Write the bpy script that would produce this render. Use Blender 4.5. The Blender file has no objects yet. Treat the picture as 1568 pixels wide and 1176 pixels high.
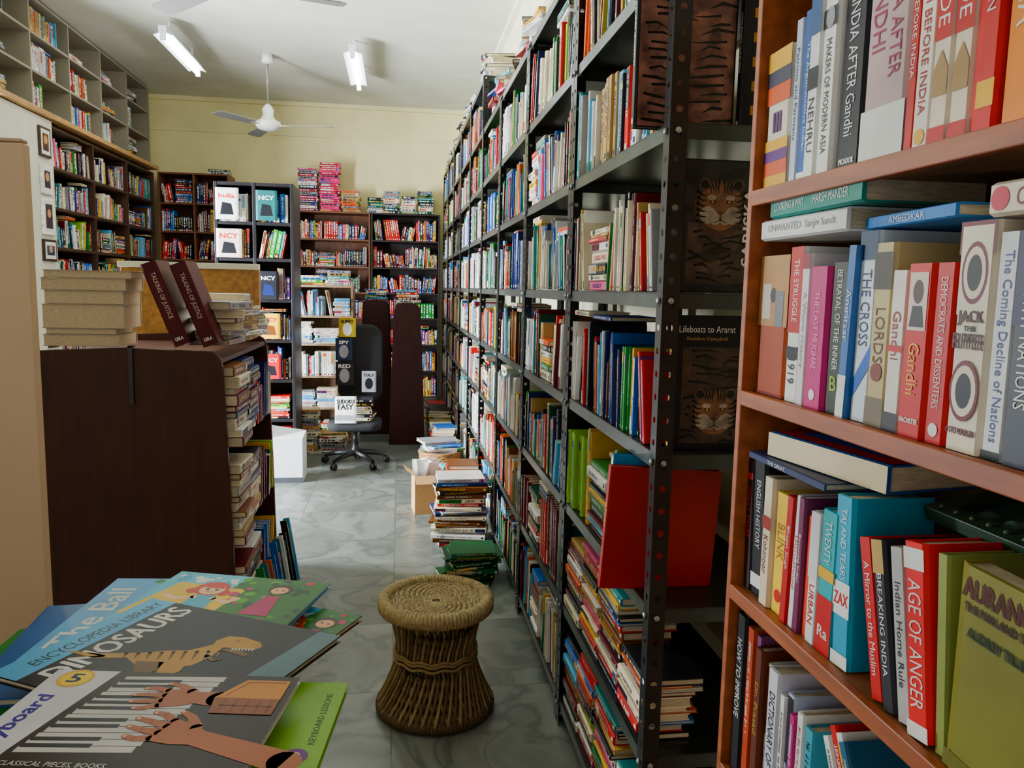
import bpy, math, random
from mathutils import Matrix, Vector
sin,cos,pi=math.sin,math.cos,math.pi
R0=random.Random(7)
def _l(v):
    v/=255.0
    return v/12.92 if v<=.04045 else ((v+.055)/1.055)**2.4
def C(r,g,b): return (_l(r),_l(g),_l(b),1.0)
def jit(c,rng,a=.12):
    k=1+rng.uniform(-a,a)
    return (min(1,c[0]*k),min(1,c[1]*k),min(1,c[2]*k),1)
T=Matrix.Translation
def Rz(a): return Matrix.Rotation(a,4,'Z')
def Ry(a): return Matrix.Rotation(a,4,'Y')
def Rx(a): return Matrix.Rotation(a,4,'X')
def FR(o,x,y,z=(0,0,1)):
    return Matrix(((x[0],y[0],z[0],o[0]),(x[1],y[1],z[1],o[1]),(x[2],y[2],z[2],o[2]),(0,0,0,1)))
I=Matrix.Identity(4)
# ------------------------------------------------------------ materials
def mk(name,rough=.5,metal=0,var=.15,scale=20,stretch=(1,1,1),bump=0,coat=0,spec=.5,detail=4):
    m=bpy.data.materials.new(name); m.use_nodes=True
    nt=m.node_tree; N=nt.nodes; L=nt.links; b=N['Principled BSDF']
    a=N.new('ShaderNodeAttribute'); a.attribute_name='Col'
    tc=N.new('ShaderNodeTexCoord'); mp=N.new('ShaderNodeMapping'); mp.inputs['Scale'].default_value=stretch
    no=N.new('ShaderNodeTexNoise'); no.inputs['Scale'].default_value=scale; no.inputs['Detail'].default_value=detail
    L.new(tc.outputs['Object'],mp.inputs[0]); L.new(mp.outputs[0],no.inputs['Vector'])
    mr=N.new('ShaderNodeMapRange'); mr.inputs[1].default_value=.3; mr.inputs[2].default_value=.7
    mr.inputs[3].default_value=1-var; mr.inputs[4].default_value=1+var*.6
    L.new(no.outputs[0],mr.inputs[0])
    mx=N.new('ShaderNodeMix'); mx.data_type='RGBA'; mx.blend_type='MULTIPLY'; mx.inputs[0].default_value=1
    L.new(a.outputs['Color'],mx.inputs[6]); L.new(mr.outputs[0],mx.inputs[7])
    L.new(mx.outputs[2],b.inputs['Base Color'])
    b.inputs['Roughness'].default_value=rough; b.inputs['Metallic'].default_value=metal
    b.inputs['Coat Weight'].default_value=coat; b.inputs['Coat Roughness'].default_value=.15
    b.inputs['Specular IOR Level'].default_value=spec
    if bump:
        bp=N.new('ShaderNodeBump'); bp.inputs['Strength'].default_value=bump; bp.inputs['Distance'].default_value=.004
        L.new(no.outputs[0],bp.inputs['Height']); L.new(bp.outputs[0],b.inputs['Normal'])
    return m
M_COVER=mk('printed_cover',.4,var=.2,scale=9,detail=6,spec=.2)
M_PHOTO=mk('photo_print',.35,var=.75,scale=26,detail=7,spec=.25)
M_PAGE=mk('paper_pages',.85,var=.26,scale=60,stretch=(1,1,8),spec=.2)
M_WOOD=mk('varnished_wood',.42,var=.35,scale=7,stretch=(6,.8,6),bump=.1,spec=.3)
M_DARKWOOD=mk('dark_laminate_wood',.42,var=.35,scale=8,stretch=(5,5,.5),bump=.08,spec=.28)
M_STEEL=mk('painted_steel',.28,metal=.5,var=.3,scale=14)
M_PAINT=mk('wall_paint',.8,var=.09,scale=3,bump=.05)
M_PLASTIC=mk('plastic',.4,var=.06,scale=20)
M_CANE=mk('cane',.6,var=.35,scale=60,bump=.3,spec=.3)
M_FABRIC=mk('fabric',.9,var=.2,scale=200,bump=.3)
def emis(name,col,s):
    m=bpy.data.materials.new(name); m.use_nodes=True; b=m.node_tree.nodes['Principled BSDF']
    b.inputs['Base Color'].default_value=col; b.inputs['Emission Color'].default_value=col; b.inputs['Emission Strength'].default_value=s
    return m
M_TUBE=emis('lit_tube',(.95,.98,1,1),54)
M_FILL_TUBE=emis('fill_tube_dim',(1,.95,.86,1),16)  # weaker glow for the added fill tubes out of view near the camera
def marble():
    m=bpy.data.materials.new('marble_tile_floor'); m.use_nodes=True
    nt=m.node_tree; N=nt.nodes; L=nt.links; b=N['Principled BSDF']
    tc=N.new('ShaderNodeTexCoord')
    br=N.new('ShaderNodeTexBrick'); br.offset=0; br.inputs['Scale'].default_value=1
    br.inputs['Brick Width'].default_value=.6; br.inputs['Row Height'].default_value=.6; br.inputs['Mortar Size'].default_value=.0035
    br.inputs['Color1'].default_value=(.70,.70,.70,1); br.inputs['Color2'].default_value=(1,1,1,1); br.inputs['Mortar'].default_value=(.5,.5,.48,1)
    mp=N.new('ShaderNodeMapping'); mp.inputs['Location'].default_value=(.02,.2,0); L.new(tc.outputs['Object'],mp.inputs[0])
    L.new(mp.outputs[0],br.inputs['Vector'])
    ad=N.new('ShaderNodeVectorMath'); ad.operation='MULTIPLY_ADD'
    L.new(br.outputs['Color'],ad.inputs[0]); ad.inputs[1].default_value=(9,9,9); L.new(tc.outputs['Object'],ad.inputs[2])
    n=N.new('ShaderNodeTexNoise'); n.inputs['Scale'].default_value=2.2; n.inputs['Detail'].default_value=10; n.inputs['Distortion'].default_value=1.3
    L.new(ad.outputs[0],n.inputs['Vector'])
    r=N.new('ShaderNodeValToRGB'); e=r.color_ramp.elements
    e[0].position=.3; e[0].color=C(88,94,88); e[1].position=.72; e[1].color=C(138,142,134)
    v=e.new(.46); v.color=C(114,119,112); v=e.new(.505); v.color=C(88,94,89); v=e.new(.55); v.color=C(118,123,116)
    L.new(n.outputs[0],r.inputs[0])
    mx=N.new('ShaderNodeMix'); mx.data_type='RGBA'; mx.blend_type='MULTIPLY'; mx.inputs[0].default_value=.9
    L.new(r.outputs[0],mx.inputs[6]); L.new(br.outputs['Color'],mx.inputs[7]); L.new(mx.outputs[2],b.inputs['Base Color'])
    b.inputs['Roughness'].default_value=.33; b.inputs['Specular IOR Level'].default_value=.4
    return m
M_FLOOR=marble()
# ------------------------------------------------------------ mesh builder
def sat(c,k=1.3):
    l=.3*c[0]+.6*c[1]+.1*c[2]
    dd=.86 if l<.55 else .88
    return tuple(min(1,max(.002,(l+(v-l)*k)*dd)) for v in c[:3])+(1,)
class MB:
    def __init__(s): s.v=[]; s.f=[]; s.c=[]; s.m=[]; s.mats=[]; s.sm=[]
    def mi(s,mat):
        if mat not in s.mats: s.mats.append(mat)
        return s.mats.index(mat)
    def add(s,M,vs,fs,col,mat,smooth=False):
        if mat is M_COVER: col=sat(col)
        n=len(s.v); s.v+=[(M@Vector(p))[:] for p in vs]; k=s.mi(mat)
        for f in fs:
            s.f.append([n+i for i in f]); s.c.append(col); s.m.append(k); s.sm.append(smooth)
    def box(s,M,x0,x1,y0,y1,z0,z1,col,mat):
        s.add(M,[(x0,y0,z0),(x1,y0,z0),(x1,y1,z0),(x0,y1,z0),(x0,y0,z1),(x1,y0,z1),(x1,y1,z1),(x0,y1,z1)],
          [(0,3,2,1),(4,5,6,7),(0,1,5,4),(1,2,6,5),(2,3,7,6),(3,0,4,7)],col,mat)
    def lathe(s,M,prof,n,col,mat,mod=None):
        vs=[];fs=[]
        for j,(r,z) in enumerate(prof):
            for i in range(n):
                a=2*pi*i/n; rr=r+(mod(a,j) if mod else 0)
                vs.append((rr*cos(a),rr*sin(a),z))
        for j in range(len(prof)-1):
            for i in range(n):
                k=(i+1)%n; fs.append((j*n+i,j*n+k,(j+1)*n+k,(j+1)*n+i))
        fs.append(tuple(range(n-1,-1,-1))); fs.append(tuple((len(prof)-1)*n+i for i in range(n)))
        s.add(M,vs,fs,col,mat,True)
    def tube(s,M,pts,r,n,col,mat,closed=False,rf=None):
        P=[Vector(p) for p in pts]; vs=[];fs=[]; m=len(P)
        up=Vector((0,0,1))
        for i,p in enumerate(P):
            if closed: d=P[(i+1)%m]-P[i-1]
            else: d=P[min(i+1,m-1)]-P[max(i-1,0)]
            d.normalize(); u=up if abs(d.z)<.95 else Vector((1,0,0))
            a=d.cross(u).normalized(); b=a.cross(d)
            rr=rf(i) if rf else r
            for k in range(n):
                t=2*pi*k/n; vs.append(p+a*(rr*cos(t))+b*(rr*sin(t)))
        for i in range(m if closed else m-1):
            j=(i+1)%m
            for k in range(n):
                l=(k+1)%n; fs.append((i*n+k,i*n+l,j*n+l,j*n+k))
        if not closed: fs.append(tuple(range(n))); fs.append(tuple((m-1)*n+k for k in range(n-1,-1,-1)))
        s.add(M,vs,fs,col,mat,True)
    def poly(s,M,pts,col,mat,z=0):
        s.add(M,[(p[0],p[1],z) for p in pts],[tuple(range(len(pts)))],col,mat)
    def stroke(s,M,pts,w,col,mat,z=0):
        for i in range(len(pts)-1):
            a=Vector(pts[i]);b=Vector(pts[i+1]); d=(b-a); L=d.length
            if L==0: continue
            d/=L; n=Vector((-d.y,d.x)); w0=w[i]/2 if isinstance(w,(list,tuple)) else w/2; w1=w[i+1]/2 if isinstance(w,(list,tuple)) else w/2
            s.poly(M,[a-n*w0,b-n*w1,b+n*w1,a+n*w0],col,mat,z+i*1e-5)
            s.disc(M,b,w1,col,mat,z+i*1e-5+5e-6)
        s.disc(M,Vector(pts[0]),(w[0] if isinstance(w,(list,tuple)) else w)/2,col,mat,z)
    def disc(s,M,c,r,col,mat,z=0,ry=None,n=14):
        ry=ry or r
        s.poly(M,[(c[0]+r*cos(2*pi*i/n),c[1]+ry*sin(2*pi*i/n)) for i in range(n)],col,mat,z)
    def extr(s,M,pts,z0,z1,col,mat):
        n=len(pts); vs=[(p[0],p[1],z0) for p in pts]+[(p[0],p[1],z1) for p in pts]
        fs=[tuple(range(n-1,-1,-1)),tuple(range(n,2*n))]+[(i,(i+1)%n,n+(i+1)%n,n+i) for i in range(n)]
        s.add(M,vs,fs,col,mat)
    def build(s,name,parent=None,bevel=0):
        me=bpy.data.meshes.new(name); me.from_pydata(s.v,[],s.f)
        for m in s.mats: me.materials.append(m)
        me.polygons.foreach_set('material_index',s.m); me.polygons.foreach_set('use_smooth',s.sm)
        at=me.color_attributes.new('Col','FLOAT_COLOR','CORNER'); buf=[]
        for f,c in zip(s.f,s.c): buf+=list(c)*len(f)
        at.data.foreach_set('color',buf); me.update()
        o=bpy.data.objects.new(name,me); bpy.context.scene.collection.objects.link(o)
        if bevel:
            b=o.modifiers.new('bevel','BEVEL'); b.width=bevel; b.segments=2; b.limit_method='ANGLE'
        if parent: o.parent=parent
        return o
# ------------------------------------------------------------ text
_tc={}
def tmesh(s):
    if s in _tc: return _tc[s]
    cu=bpy.data.curves.new('t','FONT'); cu.body=s; cu.resolution_u=2
    o=bpy.data.objects.new('t',cu); bpy.context.scene.collection.objects.link(o)
    dg=bpy.context.evaluated_depsgraph_get(); me=bpy.data.meshes.new_from_object(o.evaluated_get(dg))
    vs=[(v.co.x,v.co.y) for v in me.vertices]; fs=[tuple(p.vertices) for p in me.polygons]
    bpy.data.objects.remove(o); bpy.data.curves.remove(cu); bpy.data.meshes.remove(me)
    xs=[v[0] for v in vs] or [0,1]; ys=[v[1] for v in vs] or [0,1]
    cx=(min(xs)+max(xs))/2; cy=(min(ys)+max(ys))/2
    _tc[s]=([(a-cx,b-cy) for a,b in vs],fs,max(xs)-min(xs),max(ys)-min(ys)); return _tc[s]
def text(mb,M,s,x,y,w,h,col,z=0,bold=0,mat=None):
    vs,fs,W,H=tmesh(s); kx=w/W; ky=h/H
    if kx>1.3*ky: kx=1.3*ky
    if ky>1.5*kx: ky=1.5*kx
    mb.add(M,[(x+a*kx,y+b*ky,z) for a,b in vs],fs,col,mat or M_COVER)
    if bold:
        for dx,dy in ((bold,0),(-bold,0),(0,bold)): mb.add(M,[(x+a*kx+dx,y+b*ky+dy,z-2e-5) for a,b in vs],fs,col,mat or M_COVER)
# ------------------------------------------------------------ books
CREAM=C(232,222,196); WHITE=C(235,235,230); BLACK=C(24,24,28); RED=C(190,34,32); NAVY=C(28,40,92); BLUE=C(40,98,178)
TEAL=C(26,130,130); YEL=C(232,186,40); ORG=C(218,106,36); GRN=C(44,126,62); DGRN=C(24,68,48); MAR=C(96,20,34); GREY=C(150,152,156)
SKY=C(110,180,220); PINK=C(214,104,144); TAN=C(190,160,110); BRN=C(110,66,36); PUR=C(96,50,120); LIME=C(150,200,40)
PAL=[CREAM]*4+[WHITE]*6+[BLACK]*7+[RED]*5+[NAVY]*4+[BLUE]*3+[TEAL]*2+[YEL]*3+[ORG]*2+[GRN]*3+[DGRN]*3+[MAR]*4+[GREY]*4+[SKY]*2+[PINK,TAN,TAN,TAN,BRN,BRN,BRN,PUR,LIME]
LIGHTPAL=[WHITE]*7+[CREAM]*6+[SKY]*2+[GREY]*3+[TAN,TAN,RED,RED,GRN,BLUE,YEL,TEAL,BLACK,BLACK,BLACK,ORG,PINK,MAR,NAVY,BRN]
DARKPAL=[BLACK]*5+[NAVY]*4+[MAR]*3+[DGRN]*2+[BLUE]*3+[RED]*3+[WHITE]*2+[GREY,CREAM,YEL,ORG,PUR,TEAL]
def lum(c): return .3*c[0]+.6*c[1]+.1*c[2]
def book(mb,M,t,h,d,col,lod=1,rng=R0,items=None,pages=None,side=None):
    s=min(.003,t*.12); c=min(.0025,t*.15); e=t*.1
    pr=[(0,d),(0,.002),(e,-s),(t-e,-s),(t,.002),(t,d),(t-c,d),(t-c,c),(c,c),(c,d)]
    vs=[(x,y,0) for x,y in pr]+[(x,y,h) for x,y in pr]
    fs=[(i,i+10,i+11,i+1) for i in range(9)]+[(9,19,10,0)]
    fs=[tuple(reversed(f)) for f in fs]
    for q in ((0,1,8,9),(1,2,3,4,7,8),(4,5,6,7)): fs.append(tuple(reversed(q))); fs.append(tuple(10+i for i in q))
    mb.add(M,vs,fs,col,M_COVER)
    pc=pages or jit(C(206,192,160),rng,.2); g=.003
    mb.add(M,[(c,c,g),(t-c,c,g),(t-c,d-g,g),(c,d-g,g),(c,c,h-g),(t-c,c,h-g),(t-c,d-g,h-g),(c,d-g,h-g)],
       [(0,3,2,1),(4,5,6,7),(2,3,7,6)],pc,M_PAGE)
    y=-s-.0004
    if items is None:
        tc=(WHITE if lum(col)<.25 else rng.choice([BLACK,RED,NAVY,BLACK]))
        if rng.random()<.15 and lum(col)<.25: tc=YEL
        def q(x0,x1,z0,z1,cc,yy=0): mb.add(M,[(x0,y-yy,z0),(x1,y-yy,z0),(x1,y-yy,z1),(x0,y-yy,z1)],[(0,1,2,3)],cc,M_COVER)
        k=rng.random()
        if k<.45:
            cc=rng.choice(PAL); a=rng.choice([0,.02,.75,.8]); q(e,t-e,h*a,h*(a+rng.uniform(.05,.22)),cc)
        elif k<.6:
            q(e,t-e,h*.5,h*.98,rng.choice(PAL))
        q(t*.3,t*.7,h*.03,h*.03+min(t*.5,.014),tc,.0003)
        w=t*rng.uniform(.25,.5); z=h*rng.uniform(.86,.94); zend=h*rng.uniform(.15,.45)
        if lod==0:
            while z>zend:
                l=rng.uniform(.015,.05); q(t/2-w/2,t/2+w/2,max(z-l,zend),z,tc,.0003); z-=l+.01
        else:
            while z>zend:
                l=w*rng.uniform(.35,.7)
                if rng.random()<.84:
                    if rng.random()<.5: q(t/2-w/2,t/2+w/2,z-l*.3,z,tc,.0003); q(t/2-w*.1,t/2+w/2,z-l*.8,z-l*.5,tc,.0003)
                    else: q(t/2-w/2,t/2+w/2,z-l*.8,z-l*.45,tc,.0003); q(t/2-w/2,t/2-w*.25,z-l*.45,z,tc,.0003)
                z-=l
    else:
        S=M@FR((0,y,0),(1,0,0),(0,0,1),(0,-1,0))
        lay=0
        for it in items:
            lay+=.00015
            k=it[0]
            if k=='b': mb.poly(S,[(e*.2,h*it[1]),(t-e*.2,h*it[1]),(t-e*.2,h*it[2]),(e*.2,h*it[2])],it[3],M_COVER,lay)
            elif k=='o': mb.disc(S,(t/2,h*it[1]),t*it[2],it[4],M_COVER,lay,t*it[3],20)
            elif k=='h': text(mb,S,it[1],t/2,h*it[2],t*it[3],t*it[4],it[5],lay,bold=t*.012)
            elif k=='t':
                V=M@FR((t*(it[6] if len(it)>6 else .5),y-lay,h*it[2]),(0,0,-1),(1,0,0),(0,-1,0))
                text(mb,V,it[1],0,0,h*it[3],t*it[4],it[5],0)
            elif k=='p': mb.poly(S,[(t*a,h*b) for a,b in it[1]],it[2],M_COVER,lay)
LIE=FR((0,0,0),(0,0,1),(0,1,0),(-1,0,0))
def fill_row(mb,F,x0,x1,z,D,H,rng,style='mix',lod=1,pal=PAL,over=.25):
    x=x0
    while x<x1-.012:
        k=rng.random()
        if style=='flat' or k<(.07 if style=='mix' else .02):
            L=rng.uniform(.17,.25)
            if x+L>x1: L=x1-x
            if L<.12: break
            zz=z; lim=z+H*rng.uniform(.55,.95)
            while True:
                t=rng.uniform(.008,.035) if style!='flat' else rng.uniform(.004,.03)
                if zz+t>lim: break
                l=L*rng.uniform(.85,1); d=min(D*.98,l*rng.uniform(.65,.75))
                book(mb,F@T((x+l+rng.uniform(0,L-l),rng.uniform(.0,.02),zz))@LIE,t,l,d,jit(rng.choice(pal),rng),lod,rng)
                zz+=t+.0006
            x+=L+.004; continue
        if k<.1: x+=rng.uniform(.01,.04); continue
        n=rng.randint(3,9); hb=min(H*.93,rng.uniform(.18,.28) if style!='tall' else rng.uniform(.24,.32))
        a=0
        if rng.random()<.33: a=rng.choice([-1,1])*rng.uniform(.05,.22)
        if a<0: x+=hb*sin(-a)
        cs=rng.choice(pal) if rng.random()<.2 else None
        ts=rng.uniform(.012,.035)
        for i in range(n):
            if style=='thin': t=rng.uniform(.004,.014)
            else: t=ts if cs else rng.choice([rng.uniform(.008,.02),rng.uniform(.015,.042)])
            h=hb*rng.uniform(.8,1) if not cs else hb
            if x+t+(h*sin(a) if a>0 else 0)>x1: break
            d=min(D*.95,h*rng.uniform(.62,.74))
            col=cs or rng.choice(pal)
            zo=z+(t*sin(a) if a>0 else 0)
            book(mb,F@T((x,rng.uniform(0,.022),zo+.0005))@Ry(a),t,h,d,jit(col,rng,.2),lod,rng)
            x+=t/cos(a)+.0006
        else:
            if a>0: x+=hb*sin(a)
            if rng.random()<over and a==0 and hb<H-.03:
                l=rng.uniform(.16,.22); zz=z+hb+.001
                if x-l>x0:
                    while zz+.02<z+H-.004 and rng.random()<.7:
                        t=rng.uniform(.008,.02); book(mb,F@T((x-.005,.008,zz))@LIE,t,l,l*.68,jit(rng.choice(pal),rng),lod,rng); zz+=t+.0006
            continue
        if a!=0 or x>x1-.03: break
def fill_case(name,F,W,D,levels,top,nb,seed,style='mix',lod=1,pal=PAL,th=.02,inset=.02,over=.25):
    rng=random.Random(seed); mb=MB(); bw=W/nb
    lv=levels+[top]
    for i,z in enumerate(levels):
        for b in range(nb):
            st=style[i%len(style)] if isinstance(style,list) else style
            fill_row(mb,F@T((0,inset,0)),b*bw+th+.004,(b+1)*bw-th-.004,z+.001,D-inset-.02,lv[i+1]-z-th-.005,rng,st,lod,pal,over)
    return mb.build(name)
def case(name,F,W,D,levels,top,nb,col,mat,th=.02,back=None,bevel=.002):
    mb=MB(); bw=W/nb
    for b in range(nb+1):
        x=b*bw; x0=max(0,x-th/2) if b else 0; x0=min(x0,W-th); mb.box(F,x0,x0+th,0,D,0 if levels[0]<.3 else levels[0]-th,top,col,mat)
    for z in levels+[top]: mb.box(F,.001,W-.001,.003,D-.001,z-th,z,col,mat)
    mb.box(F,.001,W-.001,D-.012,D-.002,levels[0],top,back or col,mat)
    return mb.build(name,bevel=bevel)
def heap(mb,M,n,rng,w=.22,d=.16,tmin=.008,tmax=.03,pal=PAL,lod=1,yaw=.15,off=.015):
    z=0
    for i in range(n):
        t=rng.uniform(tmin,tmax); l=w*rng.uniform(.85,1.05); dd=d*rng.uniform(.85,1.05)
        book(mb,M@T((rng.uniform(-off,off),rng.uniform(-off,off),z))@Rz(rng.uniform(-yaw,yaw))@T((l/2,-dd/2,0))@LIE,t,l,dd,jit(rng.choice(pal),rng),lod,rng)
        z+=t+.0006
    return z
def FRight(y,z=0,x=.56): return FR((x,y,z),(0,-1,0),(1,0,0))
def FLeft(y,x=-2.9,z=0): return FR((x,y,z),(0,1,0),(-1,0,0))
def FBack(x,y,z=0): return FR((x,y,z),(1,0,0),(0,1,0))
# ------------------------------------------------------------ room shell
XL,XR,YB,ZC,YF=-3.32,.97,10.62,3.8,-1.2
def shell(name,boxes,col,mat=M_PAINT):
    mb=MB()
    for b in boxes: mb.box(I,*b,col,mat)
    return mb.build(name)
shell('floor',[(XL-.2,XR+.2,YF,YB+.2,-.1,0)],C(170,175,172),M_FLOOR)
shell('ceiling',[(XL-.2,XR+.2,YF,YB+.2,ZC,ZC+.12)],C(206,206,190))
shell('wall_back',[(XL-.2,XR+.2,YB,YB+.2,0,ZC)],C(234,224,164))
shell('wall_right',[(XR,XR+.2,YF,YB,0,ZC)],C(222,216,184))
shell('wall_left',[(XL-.2,XL,YF,4.2,0,ZC),(XL-.2,XL,4.2,6.3,2.5,ZC),(XL-.2,XL,6.3,YB,0,ZC)],C(226,220,180))
shell('trim_1',[(XL,XR,YB-.05,YB,ZC-.05,ZC),(XL,XR,YB-.02,YB,ZC-.42,ZC-.40)],C(234,224,170))
shell('trim_2',[(XR-.05,XR,2,YB-.06,ZC-.05,ZC),(XR-.03,XR,2,YB-.06,ZC-.42,ZC-.38)],C(226,222,196))
mb=MB(); dx=XL-.26
for y0,y1 in ((4.14,4.2),(5.22,5.28),(6.3,6.36)): mb.box(I,dx,dx+.05,y0,y1,0,2.56,C(120,80,50),M_WOOD)
mb.box(I,dx,dx+.05,4.2,6.3,2.5,2.56,C(120,80,50),M_WOOD); mb.box(I,dx,dx+.05,4.2,6.3,0,.1,C(120,80,50),M_WOOD)
mb.build('door_1',bevel=.004)
# ------------------------------------------------------------ tiger cover art (printed photographs)
def tiger_face(mb,Q,cx,cy,s,z=.0004):
    m=M_PHOTO; o=C(116,76,46); wt=C(150,138,120); BK=C(12,11,11)
    mb.disc(Q,(cx,cy-.004*s),.066*s,C(64,44,32),m,z-.0001,.066*s,24)
    mb.disc(Q,(cx,cy),.052*s,o,m,z,.056*s,24)
    for q in (-1,1):
        mb.disc(Q,(cx+q*.040*s,cy+.046*s),.015*s,C(84,60,44),m,z+.0001); mb.disc(Q,(cx+q*.040*s,cy+.046*s),.010*s,BK,m,z+.00015)
        mb.disc(Q,(cx+q*.030*s,cy-.022*s),.020*s,wt,m,z+.0002); mb.disc(Q,(cx+q*.012*s,cy-.030*s),.014*s,wt,m,z+.00022)
        mb.disc(Q,(cx+q*.022*s,cy+.017*s),.011*s,wt,m,z+.0002,.006*s)
        mb.disc(Q,(cx+q*.020*s,cy+.008*s),.007*s,BK,m,z+.0003,.004*s); mb.disc(Q,(cx+q*.020*s,cy+.008*s),.003*s,C(180,140,50),m,z+.0004)
        for k in range(6): mb.stroke(Q,[(cx+q*.056*s,cy+(.030-.013*k)*s),(cx+q*.044*s,cy+(.022-.012*k)*s),(cx+q*.034*s,cy+(.022-.012*k)*s)],[.006*s,.004*s,.001*s],BK,m,z+.0004)
        for k in range(4): mb.stroke(Q,[(cx+q*(.006+.009*k)*s,cy+(.056-.004*k)*s),(cx+q*(.008+.006*k)*s,cy+(.040)*s),(cx+q*(.005+.006*k)*s,cy+(.026)*s)],[.004*s,.004*s,.001*s],BK,m,z+.0004)
    mb.poly(Q,[(cx-.011*s,cy-.014*s),(cx+.011*s,cy-.014*s),(cx,cy-.024*s)],C(96,50,46),m,z+.0005)
    mb.stroke(Q,[(cx,cy-.024*s),(cx,cy-.032*s),(cx-.012*s,cy-.038*s)],.0018*s,BK,m,z+.0005); mb.stroke(Q,[(cx,cy-.032*s),(cx+.012*s,cy-.038*s)],.0018*s,BK,m,z+.0005)
def tiger_body(mb,Q,x0,x1,y0,y1,rng,base,z=.0004,n=11):
    m=M_PHOTO; BK=C(14,12,12)
    mb.poly(Q,[(x0,y0),(x1,y0),(x1,y1),(x0,y1)],base,m,z)
    for k in range(16): mb.disc(Q,(rng.uniform(x0+.03,x1-.03),rng.uniform(y0+.025,y1-.025)),rng.uniform(.012,.024),jit(base,rng,.45),m,z+.00002*(k+1),rng.uniform(.008,.018))
    for k in range(n*2):
        y=y0+(y1-y0)*(k+.5)/(n*2); q=1 if k%2 else -1; xs=(x0 if q>0 else x1)+q*rng.uniform(0,.04); L=(x1-x0)*rng.uniform(.2,.5)
        mb.stroke(Q,[(xs,y+rng.uniform(-.003,.003)),(xs+q*L*.5,y+rng.uniform(-.008,.006)),(xs+q*L,y-.008)],[.005,rng.uniform(.004,.008),.001],BK,m,z+.0006)
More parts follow.
